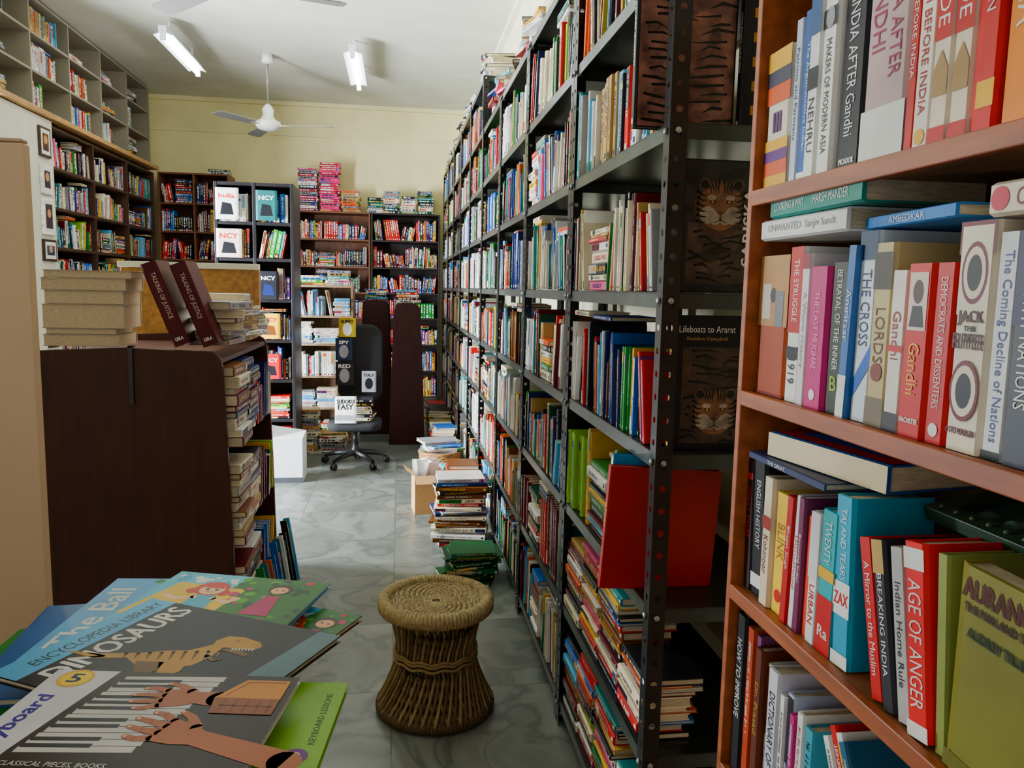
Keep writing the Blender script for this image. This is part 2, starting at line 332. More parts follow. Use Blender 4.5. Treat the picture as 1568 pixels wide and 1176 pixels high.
# ------------------------------------------------------------ steel racks right
BAY=.94; Y0=1.60
DS=C(40,43,43)
def holed(mb,M,w,h,cell,col):
    n=int(h/cell)
    for i in range(n):
        z0=i*cell; z1=z0+cell; cx=w/2; cz=(z0+z1)/2; r=w*.2
        o=[(0,z0),(cx,z0),(w,z0),(w,cz),(w,z1),(cx,z1),(0,z1),(0,cz)]
        q=[(cx+r*cos(-3*pi/4+k*pi/4),cz+r*sin(-3*pi/4+k*pi/4)) for k in range(8)]
        vs=[(a,0,b) for a,b in o+q]; fs=[(k,(k+1)%8,8+(k+1)%8,8+k) for k in range(8)]
        mb.add(M,vs,fs,col,M_STEEL)
def rack(yn,seed):
    LV=[.10,.45,.80,1.15,1.50,1.85,2.20,2.55]+([2.90] if seed>3 else [])
    HT=LV[-1]+.05
    mb=MB(); yf=yn+BAY-.004; X0,X1=.55,.93
    for (x,y,sx,sy) in ((X0,yn,1,1),(X0,yf,1,-1),(X1,yn,-1,1),(X1,yf,-1,-1)):
        if x==X0:
            holed(mb,FR((x,y,0),(sx,0,0),(0,1,0)),.038,HT,.05,DS)
            holed(mb,FR((x,y,0),(0,sy,0),(1,0,0)),.038,HT,.05,DS)
        else:
            mb.box(I,min(x,x-.034),x,min(y,y+.003*sy),max(y,y+.003*sy),0,HT,DS,M_STEEL)
            mb.box(I,x-.003,x,min(y,y+.034*sy),max(y,y+.034*sy),0,HT,DS,M_STEEL)
    for z in LV:
        mb.box(I,X0+.004,X1-.004,yn+.004,yf-.004,z-.004,z,C(44,47,46),M_STEEL)
        mb.box(I,X0+.004,X0+.007,yn+.004,yf-.004,z-.034,z-.004,C(74,82,76),M_STEEL)
        mb.box(I,X0+.004,X1-.004,yn+.004,yn+.007,z-.034,z-.004,C(54,58,56),M_STEEL)
        for yy in (yn+.018,yf-.018):
            mb.lathe(FR((X0-.001,yy,z-.018),(0,1,0),(0,0,1),(-1,0,0)),[(.007,0),(.007,.004),(.004,.006)],8,C(150,150,145),M_STEEL)
            if yy<yn+.1: mb.lathe(FR((X0+.018,yn-.001,z-.018),(1,0,0),(0,0,1),(0,-1,0)),[(.007,0),(.007,.004),(.004,.006)],8,C(150,150,145),M_STEEL)
    mb.build('steel_shelving_rack')
    rng=random.Random(seed+100); bb=MB(); F=FRight(yf-.04)
    near=seed==0
    lod=1 if seed<4 else 0
    for i,z in enumerate(LV[:-1]):
        H=.35-.045; L=BAY-.085; pal=PAL
        st='mix'
        if seed==0: st=['flat','flat','tall','thin','thin','mix','tall'][i]; pal=[PAL,LIGHTPAL,PAL,DARKPAL+GR*2,LIGHTPAL,LIGHTPAL,LIGHTPAL][i]
        elif seed==1: st=['thin','mix','mix','mix','thin','mix','mix'][i]; pal=[LIGHTPAL,PAL,PAL,PAL,LIGHTPAL,LIGHTPAL,PAL][i]
        elif seed in(2,3): st=rng.choice(['thin','mix','mix']); pal=rng.choice([LIGHTPAL,PAL,PAL])
        else: st=rng.choice(['thin','mix','mix']); pal=rng.choice([PAL,LIGHTPAL])
        end=L
        if seed==0 and i in (3,4,5): end=L-.045
        if seed==0 and i==2: end=L-.12
        fill_row(bb,F@T((0,-.004,0)),0,end,z+.001,.33,H,rng,st,lod,pal,.3)
    y=yn+.12
    while y<yf-.1:
        heap(bb,FR((.70,y,LV[-1]+.001),(0,-1,0),(1,0,0)),rng.randint(4,9),rng,.25,.22,.012,.035,LIGHTPAL+DARKPAL,lod,.25,.02); y+=.27
    if near:
        def art(z,h,w,x,dy,kind,lean=0):
            M=FR((x,yn+.075+dy,z+.001),(0,-1,0),(1,0,0))@Ry(lean)
            t=.022; book(bb,M,t,h,w,BLACK,1,rng)
            Q=M@FR((t+.0006,0,0),(0,1,0),(0,0,1),(1,0,0))
            if kind=='sariska':
                bb.poly(Q,[(.004,.004),(w-.004,.004),(w-.004,h-.004),(.004,h-.004)],C(40,38,38),M_PHOTO,0)
                tiger_body(bb,Q,.012,.15,.02,.15,rng,C(70,54,42),.0002,9)
                tiger_face(bb,Q,.085,h*.66,.95,.0012)
                V=Q@FR((w-.10,h*.50,.0022),(0,1,0),(-1,0,0)); text(bb,V,'SARISKA',0,0,h*.8,.024,WHITE,0,bold=.0007)
            elif kind=='life':
                text(bb,Q,'Lifeboats to Ararat',w*.30,h-.030,w*.52,.015,WHITE,.0004); text(bb,Q,'Sheldon Campbell',w*.30,h-.052,w*.38,.010,TAN,.0004)
                tiger_body(bb,Q,.02,.18,.015,.23,rng,C(66,46,34),.0003,12); tiger_face(bb,Q,.10,h*.28,.9,.0014)
            elif kind=='yel':
                bb.poly(Q,[(.004,.004),(w-.004,.004),(w-.004,h-.004),(.004,h-.004)],BLACK,M_COVER,0)
                for k in range(5): bb.poly(Q,[(.02,.03+.05*k),(w-.02,.07+.05*k),(w-.02,.09+.05*k),(.02,.05+.05*k)],C(180,130,40),M_COVER,.0003)
            else: tiger_body(bb,Q,.004,w-.004,.004,h-.004,rng,C(128,84,70),.0002,16)
        art(1.5,.285,.25,.605,0,'sariska'); art(1.15,.30,.25,.60,0,'life'); art(1.85,.295,.22,.50,.03,'body'); art(1.85,.28,.2,.725,.0,'yel')
        book(bb,FR((.475,yn+.155,.802),(0,-1,0),(1,0,0))@Rx(-.06),.022,.295,.27,C(150,32,28),1,rng,[('t','ATLAS',.6,.3,.5,YEL)])
        for k,(c,hh) in enumerate(((C(40,120,170),.315),(C(40,90,130),.305),(TAN,.30),(C(80,110,70),.31))):
            book(bb,FR((.49+.012*k,yn+.18+.022*k,.802),(0,-1,0),(1,0,0))@Rx(-.05+.01*k),.02,hh,.25,c,1,rng)
    bb.build('shelved_books')
GR=[DGRN,GRN,CREAM,SKY]
for i in range(9): rack(Y0+i*BAY,i)
# ------------------------------------------------------------ near wooden bookcase
WC=C(158,80,34); WX0,WX1,WY0,WY1=.5,.80,.12,1.10
WL=[.10,.44,.77,1.06,1.357,1.645,1.96]
mb=MB()
for z in WL+[2.27]:
    mb.box(I,WX0+.004,WX1,WY0+.015,WY1-.015,z-.016,z,C(142,92,50),M_WOOD)
    mb.box(I,WX0,WX0+.012,WY0+.012,WY1-.012,z-.02,z+.002,WC,M_WOOD)
for y in (WY0,WY1-.014): mb.box(I,WX0,WX1,y,y+.014,0,2.27,WC,M_WOOD)
mb.box(I,WX1,WX1+.01,WY0,WY1,0,2.27,C(226,206,160),M_PAINT)
mb.build('wooden_bookcase',bevel=.0015)
mb=MB(); rng=random.Random(3)
def row(z,specs,y=WY1-.018,x=WX0+.014):
    for sp in specs:
        t,h,c,its=sp[:4]; lean=sp[4] if len(sp)>4 else 0; d=sp[5] if len(sp)>5 else min(.2,h*.66)
        F=FR((x+rng.uniform(0,.010),y,z+.001+(t*sin(lean) if lean>0 else 0)),(0,-1,0),(1,0,0))@Ry(lean)
        book(mb,F,t,h,d,c,1,rng,its); y-=t/cos(lean)+.0008
    return y
W=WHITE; K=BLACK
rowA=[(.068,.185,C(232,226,210),[('b',0,.1,YEL),('b',.1,.2,ORG),('b',.2,.28,PUR),('b',.28,.36,YEL),('b',.62,.75,ORG),('b',.75,.86,C(60,60,80)),('h','III',.48,.3,.4,PUR),('b',.86,1,YEL)]),
(.018,.21,C(200,210,225),[('t','Patriots and Partisans',.55,.6,.4,NAVY)]),
(.026,.215,C(40,90,160),[('t','The Argumentative Indian',.5,.7,.35,W),('b',0,.06,W)]),
(.026,.22,W,[('b',.5,.62,K),('t','NEHRU',.3,.3,.5,K),('b',.8,1,C(40,80,130))]),
(.032,.225,W,[('b',.78,.88,K),('t','MAKERS OF MODERN ASIA',.42,.6,.4,K),('o',.83,.3,.4,GREY)]),
(.05,.24,C(28,30,36),[('t','INDIA AFTER',.6,.42,.4,W),('t','Gandhi',.27,.2,.5,W),('h','PICADOR',.05,.6,.12,W)]),
(.082,.25,C(196,172,172),[('b',0,.24,W),('t','GANDHI',.68,.4,.28,C(150,60,90),.32),('t','INDIA AFTER',.6,.5,.24,C(150,60,90),.7)]),
(.014,.235,C(190,60,50),[('t','BEFORE INDIA',.5,.5,.5,W)]),
(.026,.24,C(238,232,222),[('t','GANDHI BEFORE INDIA',.5,.7,.4,C(160,50,40)),('o',.06,.3,.3,YEL)]),
(.026,.24,C(238,226,206),[('b',.42,.78,C(186,40,50)),('t','RUDE',.6,.26,.6,W),('p',[(.1,.2),(.9,.2),(.9,.3),(.5,.38),(.1,.3)],C(170,140,100)),('b',0,.08,C(186,40,50))]),
(.026,.24,C(238,226,206),[('b',.42,.78,C(186,40,50)),('t','RUDE',.6,.26,.6,W),('p',[(.1,.2),(.9,.2),(.9,.3),(.5,.38),(.1,.3)],C(170,140,100)),('b',0,.08,C(186,40,50))]),
(.012,.23,C(214,60,40),[]),(.022,.235,C(200,40,40),[('b',.1,.2,YEL),('t','PENGUIN',.6,.3,.5,W)]),
(.05,.24,C(232,150,50),[('t','INDIA',.5,.3,.5,W)])]
yA=row(1.645,rowA)
rowB=[(.088,.196,C(156,76,48),[('b',.5,1,C(176,136,96)),('p',[(.15,.55),(.42,.55),(.42,.8),(.15,.8)],C(200,190,180)),('o',.72,.1,.12,C(70,60,60)),('p',[(.58,.5),(.85,.5),(.85,.75),(.58,.75)],C(120,120,125)),('b',0,.02,C(120,50,40))]),
(.034,.205,W,[('b',.45,1,C(180,34,40)),('b',.28,.36,K),('t','THE STRUGGLE',.72,.4,.4,W),('t','1919',.2,.16,.5,K)]),
(.02,.195,C(225,220,222),[('t','A World History',.5,.5,.5,GREY),('b',.9,1,C(140,40,60))]),
(.044,.178,C(190,20,120),[('t','THE LAST MUGHAL',.55,.55,.35,C(250,180,215)),('o',.1,.16,.16,W)]),
(.035,.182,C(50,58,46),[('t','BETRAYAL OF THE INNER',.62,.66,.42,W),('h','B',.2,.4,.5,C(160,180,60))]),
(.017,.2,C(70,110,170),[('b',0,.25,W),('t','Amritsar',.6,.3,.6,W)],.03),
(.034,.215,C(222,232,240),[('t','THE CROSS',.6,.4,.5,NAVY),('p',[(0,.1),(1,.3),(1,.42),(0,.2)],BLUE),('b',.85,1,C(30,60,90))]),
(.034,.2,C(198,182,140),[('t','LORDS',.5,.3,.5,C(90,60,40)),('b',.75,.95,C(60,50,40)),('b',0,.16,C(120,110,90)),('o',.3,.3,.3,C(120,60,50))]),
(.026,.17,C(232,228,220),[('b',0,.12,C(60,60,60)),('t','Gandhi',.6,.3,.5,C(150,40,30)),('b',.5,.54,RED)]),
(.04,.176,C(200,56,36),[('p',[(.15,.62),(.85,.62),(.85,.95),(.15,.95)],C(222,210,196)),('o',.84,.2,.3,C(70,50,45)),('p',[(.22,.64),(.78,.64),(.68,.76),(.32,.76)],C(50,45,50)),('t','Gandhi',.4,.3,.4,YEL),('h','HACHETTE',.1,.7,.12,W)]),
(.027,.176,C(196,46,36),[('t','DEMOCRATS AND DISSENTERS',.56,.72,.4,W),('o',.08,.25,.25,W)]),
(.046,.212,C(236,226,206),[('b',.86,1,C(110,30,50)),('p',[(.08,.6),(.92,.6),(.92,.98),(.08,.98)],C(238,230,212)),('o',.78,.36,.62,C(110,30,50)),('o',.78,.3,.52,C(236,226,206)),('o',.78,.2,.36,K),('h','JACK',.585,.7,.3,C(70,10,30)),('h','THE',.54,.3,.1,K),('h','RIPPER',.485,.86,.3,C(70,10,30)),('o',.27,.4,.62,C(110,30,50)),('o',.27,.34,.52,C(236,226,206)),('o',.27,.22,.36,K),('h','OTTO PENZLER',.09,.8,.12,C(90,20,40))]),
(.024,.2,C(226,228,232),[('t','The Coming Decline of Nations',.5,.84,.55,C(50,70,130)),('b',0,.04,K)]),
(.034,.2,C(70,74,82),[('b',.6,1,C(50,54,80)),('t','WHY NATIONS',.5,.5,.4,W)]),
(.03,.19,C(180,30,40),[('t','TEMPTATIONS',.5,.6,.5,W)]),(.04,.2,C(230,226,215),[('t','SAPIENS',.5,.6,.5,K)])]
yB=row(1.357,rowB)
rowC=[(.022,.195,C(40,26,30),[('t','GREAT TALES',.6,.4,.5,C(210,60,50)),('b',.85,.9,RED)],-.05),
(.036,.2,K,[('t','ENGLISH HISTORY',.6,.5,.45,W),('b',.06,.16,W)],-.05),
(.026,.185,C(226,214,190),[('b',.6,.7,C(150,60,40)),('t','Kohinoor',.4,.3,.5,C(110,50,30))]),
(.036,.17,C(240,204,30),[('t','BLINK',.6,.3,.5,C(170,120,20)),('o',.15,.25,.25,RED)]),
(.017,.175,C(180,40,40),[('t','Bhagat Singh',.6,.4,.5,W)],.03),(.013,.18,C(230,226,226),[('t','Unaccustomed',.5,.5,.5,RED)],.03),
(.014,.18,C(110,50,80),[('t','Becoming Indian',.55,.5,.5,W)]),(.013,.16,C(226,90,60),[]),
(.022,.17,W,[('b',.5,1,C(225,220,225)),('t','URBAN',.3,.3,.5,RED)]),
(.036,.18,C(50,170,180),[('b',0,.4,C(190,30,30)),('h','Ra',.15,.6,.4,W),('b',.52,.6,YEL),('t','TWENTY',.78,.3,.5,W)]),
(.036,.205,C(30,160,190),[('b',.3,.5,W),('t','TAJ AND TEARS',.72,.42,.4,W),('h','ZAX',.4,.8,.4,C(200,40,60)),('b',0,.08,W)],-.06,.1),]
y=row(1.06,rowC)
y-=.052
y=row(1.06,[(.022,.175,C(196,40,28),[('t','A Mirror to the Muslim',.5,.7,.45,W)],-.26),(.02,.18,C(40,42,48),[('t','BREAKING INDIA',.5,.6,.4,W),('b',.8,1,TAN)],-.24),
(.022,.18,C(190,188,186),[('t','Indian Home Rule',.5,.6,.4,K)],-.2),(.032,.195,C(226,50,70),[('t','AGE OF ANGER',.48,.66,.62,W),('b',.86,.97,W),('b',.0,.08,W)],-.16),
(.014,.195,C(150,160,100),[],-.1)],y)
A=FR((WX0+.014,y-.004,1.0615),(0,-1,0),(1,0,0))@Rz(-.05)
book(mb,A,.14,.20,.03,C(134,132,76),1,rng,[('h','AURANGZEB',.9,.86,.13,C(80,40,24)),('h','THE MAN AND THE MYTH',.81,.8,.05,C(70,50,30)),('h','AUDREY TRUSCHKE',.7,.7,.06,C(50,60,30)),('b',.02,.1,C(110,110,60))])
y-=.15
row(1.06,[(.03,.2,C(230,220,200),[('t','Literary Activism',.5,.6,.4,K)]),(.03,.2,TAN,None),(.04,.2,BLUE,None)],y)
rowD=[(.03,.25,C(26,26,30),[('t','HOW TO IMPROVE',.6,.5,.5,W)]),(.02,.24,C(180,80,40),None),(.014,.235,C(120,70,110),None),(.02,.225,C(96,50,36),[('t','Dr. Prasad',.6,.4,.5,C(200,160,90))]),
(.018,.21,W,None),(.03,.215,C(206,206,214),[('t','DICTIONARY OF',.6,.5,.5,K)]),(.012,.19,W,None),(.018,.2,C(180,190,210),None),(.012,.18,C(190,70,130),None),(.016,.19,W,None),(.02,.18,C(90,160,180),None)]
yD=row(.77,rowD)
row(.77,[(.014,.22,W,None,-.5),(.014,.24,C(200,50,60),None,-.5),(.016,.24,W,None,-.52),(.014,.24,C(60,100,130),None,-.55)],yD-.13)
fill_row(mb,FR((WX0+.014,.40,0),(0,-1,0),(1,0,0)),0,.24,.771,.25,.25,rng)
for zz,yy in ((1.645,yA),(1.357,yB)):
    if yy>.2: fill_row(mb,FR((WX0+.014,yy-.005,0),(0,-1,0),(1,0,0)),0,yy-.005-WY0-.03,zz+.001,.25,.26,rng)
for zz in (.10,.44,1.96): fill_row(mb,FR((WX0+.014,WY1-.02,0),(0,-1,0),(1,0,0)),0,.93,zz+.001,.25,.26,rng)
def lie(x,y,z,yaw,t,l,d,c,its=None,pages=None):
    M=FR((x,y,z),(0,-1,0),(1,0,0))@Rz(yaw)@T((l,0,0))@LIE
    book(mb,M,t,l,d,c,1,rng,its,pages); return M
lie(.513,1.07,1.575,0,.028,.215,.15,C(232,232,230),[('t','UNWANTED  Sanjiv Sandt',.5,.8,.45,GREY)])
lie(.515,1.05,1.604,-.03,.03,.23,.15,C(30,140,130),[('t','HARSH MANDER',.3,.36,.4,W),('t','LOOKING AWAY',.76,.36,.4,W)])
lie(.53,.845,1.5755,-.1,.014,.17,.15,C(76,130,195),[('t','AMBEDKAR',.5,.6,.5,W)])
lie(.52,.64,1.572,0,.03,.17,.12,C(236,224,206),[('t','COROMANDEL',.52,.6,.5,C(110,50,40)),('o',.93,.35,.35,C(200,60,80))])
lie(.512,1.07,1.262,.02,.010,.2,.14,C(40,50,90),[('t','THE GREAT',.6,.5,.5,W)])
B1=lie(.525,1.035,1.273,.16,.034,.225,.22,C(60,90,160),[('b',0,1,C(222,206,170))],C(222,206,170))
Q=B1@FR((.0345,0,0),(0,1,0),(0,0,1),(1,0,0))
mb.poly(Q,[(.005,.005),(.215,.005),(.215,.22),(.005,.22)],C(190,50,40),M_COVER); mb.poly(Q,[(.03,.03),(.12,.03),(.12,.2),(.03,.2)],C(50,80,160),M_COVER,.0002); text(mb,Q,'TRAITOR',.16,.12,.08,.02,YEL,.0004)
mb.build('row_of_books')
mb=MB(); F=FR((.60,.80,1.248),(0,-1,0),(1,0,0))@Rx(.20)
g1=C(40,66,48)
for a in ((0,.2,0,.024),(0,.2,.12,.144),(0,.024,.024,.12),(.176,.2,.024,.12)): mb.box(F,a[0],a[1],a[2],a[3],0,.016,g1,M_WOOD)
mb.box(F,.02,.18,.02,.124,.002,.006,C(50,90,84),M_PAINT)
for i in range(8): mb.lathe(F@T((.016+.024*i,.012,.016)),[(.004,0),(.003,.002),(.001,.003)],8,C(80,100,70),M_WOOD)
for i in range(4): mb.lathe(F@T((.045+.036*i,.045,.006)),[(.012,0),(.008,.003),(.002,.005)],10,C(100,140,124),M_WOOD)
mb.build('carved_wooden_frame',bevel=.001)
# ------------------------------------------------------------ woven cane stool
mb=MB(); S=T((.135,2.68,0))@Matrix.Scale(1.06,4); ca=C(146,120,72); cb=C(100,78,42)
def prof(z):
    u=(z-.05)/.32; return .128+.055*abs(u-.52)**1.6*3.3*(.62 if u>.52 else .85)
n=58
for lay,(sg,dr) in enumerate(((1,0),(-1,-.008))):
    for i in range(n):
        a0=2*pi*i/n; pts=[]
        for k in range(9):
            z=.03+.345*k/8; a=a0+sg*.55*k/8; r=prof(z)+dr; pts.append((r*cos(a),r*sin(a),z))
        mb.tube(S,pts,.0056,5,jit(ca if i%2 else cb,R0,.25),M_CANE)
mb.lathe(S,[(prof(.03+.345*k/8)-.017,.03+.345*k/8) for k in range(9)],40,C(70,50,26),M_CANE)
for zc,rr in ((.205,.137),(.215,.137),(.19,.138)):
    mb.tube(S,[(rr*cos(2*pi*i/72),rr*sin(2*pi*i/72),zc+.004*sin(2*pi*i/6)) for i in range(72)],.005,6,ca,M_CANE,True)
def rope(rad,z,r,wr,col,nn=600):
    mb.tube(S,[(rad*cos(2*pi*i/nn),rad*sin(2*pi*i/nn),z) for i in range(nn)],r,10,col,M_CANE,True,rf=lambda i:r*(.86+.2*abs(sin(wr*pi*i/nn))))
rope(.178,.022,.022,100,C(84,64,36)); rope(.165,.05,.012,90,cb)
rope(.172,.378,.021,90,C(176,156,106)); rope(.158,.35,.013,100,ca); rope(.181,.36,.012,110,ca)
for j in range(15):
    rad=.008+.0102*j; mb.tube(S,[(rad*cos(2*pi*i/144),rad*sin(2*pi*i/144),.374+.0032*sin(20*2*pi*i/144+(j%2)*pi)-.006*(1-rad/.16)) for i in range(144)],.0068,6,jit(C(176,154,104),R0,.15),M_CANE,True)
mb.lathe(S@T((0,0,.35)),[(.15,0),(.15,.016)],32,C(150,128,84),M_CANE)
mb.build('cane_stool')
# ------------------------------------------------------------ low shelf unit with dark curved end panel
DW=C(64,28,16)
def low_unit(name,x0,x1,y0,y1,h,col=DW,flare=.02):
    mb=MB(); w=x1-x0
    def panel(y,th):
        pts=[(-flare,0),(w+flare,0),(w+flare*.6,h*.5),(w,h-.06)]
        for k in range(7): a=k*pi/2/6; pts.append((w-.05+.05*cos(a)-.002,h-.05+.05*sin(a)))
        pts+= [(w*.5,h+.012)]
        for k in range(7): a=pi/2+k*pi/2/6; pts.append((.05+.05*cos(a)+.002,h-.05+.05*sin(a)))
        pts+=[(0,h-.06),(-flare*.6,h*.5)]
        mb.extr(FR((x0,y,0),(1,0,0),(0,0,1),(0,1,0)),pts,0,th,col,M_DARKWOOD)
    panel(y0,.025); panel(y1-.025,.025)
    for z in (.06,.46,.86,h-.03): mb.box(I,x0+.01,x1-.01,y0+.025,y1-.025,z-.02,z,col,M_DARKWOOD)
    mb.box(I,(x0+x1)/2-.01,(x0+x1)/2+.01,y0+.025,y1-.025,.06,h-.05,col,M_DARKWOOD)
    mb.build(name,bevel=.003)
low_unit('low_bookshelf',-1.36,-.665,3.1,4.15,1.24,flare=.035)
mb=MB(); mb.box(I,-1.00,-.985,3.088,3.0985,1.04,1.22,C(50,46,44),M_STEEL); mb.box(I,-1.0,-.985,3.088,3.13,1.254,1.26,C(50,46,44),M_STEEL); mb.box(I,-1.0,-.985,3.088,3.0985,1.22,1.26,C(50,46,44),M_STEEL); mb.build('metal_bracket')
mb=MB(); rng=random.Random(5)
for z,H in ((.06,.36),(.46,.36),(.86,.34)):
    F=FR((-.665,3.135,z+.001),(0,1,0),(-1,0,0))
    for x,o in ((.24,-.05),(.5,-.03)):
        zz=0
        while zz<H-.06:
            t=rng.uniform(.02,.045); book(mb,F@T((x,o+rng.uniform(-.015,.015),zz))@Rz(rng.uniform(-.04,.04))@LIE,t,.23,.17,jit(rng.choice([WHITE,CREAM,BLACK,GREY,MAR,NAVY,TAN,BRN,CREAM]),rng),1,rng); zz+=t+.001
    fill_row(mb,F@T((0,-.03,0)),.52,.98,0,.27,H-.03,rng,'mix',1,PAL)
    F2=FR((-1.36,4.12,z+.001),(0,-1,0),(1,0,0)); fill_row(mb,F2@T((0,.01,0)),.01,.96,0,.27,H-.03,rng,'mix',0,PAL)
mb.build('shelved_books')
mb=MB()
for yy,n_,p_ in ((3.36,7,[CREAM,WHITE,MAR,BLACK,GREY]),(3.65,9,[CREAM,WHITE,TAN,GREY,BLACK]),(3.94,6,[CREAM,WHITE,BLUE,GREY])):
    heap(mb,FR((-.74,yy,1.254),(0,1,0),(-1,0,0)),n_,rng,.24,.18,.012,.035,p_,1,.25,.02)
mb.build('stack_of_books')
mb=MB()
for i in range(10):
    c=rng.choice([BLUE,SKY,WHITE,TEAL,ORG,BLACK,GRN]); yy=3.22+i*.085
    book(mb,FR((-.50,yy,.003),(0,1,0),(-1,0,0))@Ry(.10)@Rx(-.17),.016,.33-.012*(i%4),.03,jit(c,rng),1,rng)
    if i%2==0: book(mb,FR((-.51,yy+.03,.004),(0,1,0),(-1,0,0))@Ry(.06)@Rx(-.12),.012,.27,.03,jit(rng.choice([BLUE,WHITE,TEAL,ORG,CREAM]),rng),1,rng)
mb.build('stack_of_magazines')
mb=MB(); z=1.254
for i,(t,l) in enumerate(((.045,.27),(.02,.25),(.09,.29),(.05,.28),(.045,.30),(.028,.31))):
    book(mb,FR((-1.31+.01*(i%2),3.33,z),(-1,0,0),(0,-1,0))@LIE,t,l,.20,C(176,164,148),1,rng,[],C(200,180,150)); z+=t+.001
mb.build('stack_of_books')
mb=MB()
for k in range(2):
    M=FR((-.845+.105*k,3.135,1.252),(1,0,0),(0,1,0))@Ry(-.36)
    book(mb,M,.06,.33,.17,C(76,12,28),1,rng,[('t','TALKING OF JUSTICE',.6,.55,.36,C(220,200,190)),('h','LEILA',.08,.5,.2,W)])
mb.build('pair_of_maroon_books')
mb=MB()
mb.box(I,-1.38,-.735,4.2,4.225,.0,1.57,C(170,120,50),M_WOOD); mb.box(I,-1.39,-.71,4.19,4.235,1.57,1.60,C(225,218,195),M_PAINT)
mb.box(I,-.735,-.71,4.19,4.235,.0,1.57,C(160,110,50),M_WOOD)
mb.build('wooden_partition_board',bevel=.002)
# ------------------------------------------------------------ cream partition (left edge)
mb=MB(); mb.box(I,-1.3,-.592,1.38,1.405,0,1.715,C(206,176,138),M_PAINT); mb.box(I,-1.3,-.594,1.38,1.405,1.716,1.722,C(190,165,130),M_PAINT); mb.build('partition_panel',bevel=.006)
mb=MB(); mb.box(I,-.74,-.645,1.385,1.40,1.723,2.5,C(30,32,58),M_STEEL); mb.box(I,-.75,-.64,1.382,1.404,1.723,1.735,C(30,32,58),M_STEEL); mb.build('dark_metal_post',bevel=.002)
# ------------------------------------------------------------ table with magazines
mb=MB(); tw=C(120,74,44)
mb.box(I,-.95,-.17,.25,1.17,.925,.95,tw,M_WOOD)
for x in (-.92,-.24):
    for y in (.29,1.08): mb.box(I,x,x+.05,y,y+.05,0,.925,tw,M_WOOD)
mb.box(I,-.9,-.2,.30,.32,.85,.925,tw,M_WOOD); mb.box(I,-.9,-.2,1.1,1.12,.85,.925,tw,M_WOOD)
mb.build('table',bevel=.003)
SZ=Matrix.Diagonal((1,1,.25,1))
def flatbook(name,x,y,z,ang,w,h,t,col,draw=None,pages=None):
    mb=MB(); M=T((x,y,z))@Rz(ang)
    book(mb,M@FR((0,-h,0),(0,0,1),(1,0,0),(0,1,0)),t,h,w,col,1,R0,[],pages)
    if draw:
        D=M@FR((0,-h,t+.0004),(1,0,0),(0,1,0))@SZ; draw(mb,D,w,h)
    return mb.build(name)
rng=random.Random(11); mb=MB()
z=.951
for i in range(5):
    t=rng.uniform(.01,.018); a=rng.uniform(-.15,.05)
    book(mb,T((-.50+rng.uniform(-.02,.02),1.13+rng.uniform(-.015,.01),z))@Rz(a)@FR((0,-.29,0),(0,0,1),(1,0,0),(0,1,0)),t,.29,.27,jit(rng.choice([BLUE,SKY,GRN,WHITE,ORG]),rng),1,rng,[])
    book(mb,T((-.44+rng.uniform(-.02,.02),.80,z))@Rz(a)@FR((0,-.29,0),(0,0,1),(1,0,0),(0,1,0)),t,.29,.26,jit(rng.choice([BLUE,SKY,GRN,WHITE,ORG]),rng),1,rng,[])
    z+=t+.001
mb.build('pile_of_magazines'); ZT=z
def d_blue(mb,D,w,h):
    mb.poly(D,[(0,0),(w,0),(w,h),(0,h)],C(110,172,220),M_COVER)
    text(mb,D@FR((.03,h*.5,0),(0,1,0),(-1,0,0)),'The Ball',0,0,h*.7,.035,W,.0005,bold=.001)
    for i in range(8): mb.disc(D,(.07+.02*i,h-.012-.006*(i%3)),.008,[GRN,RED,YEL][i%3],M_COVER,.0004+.00005*i)
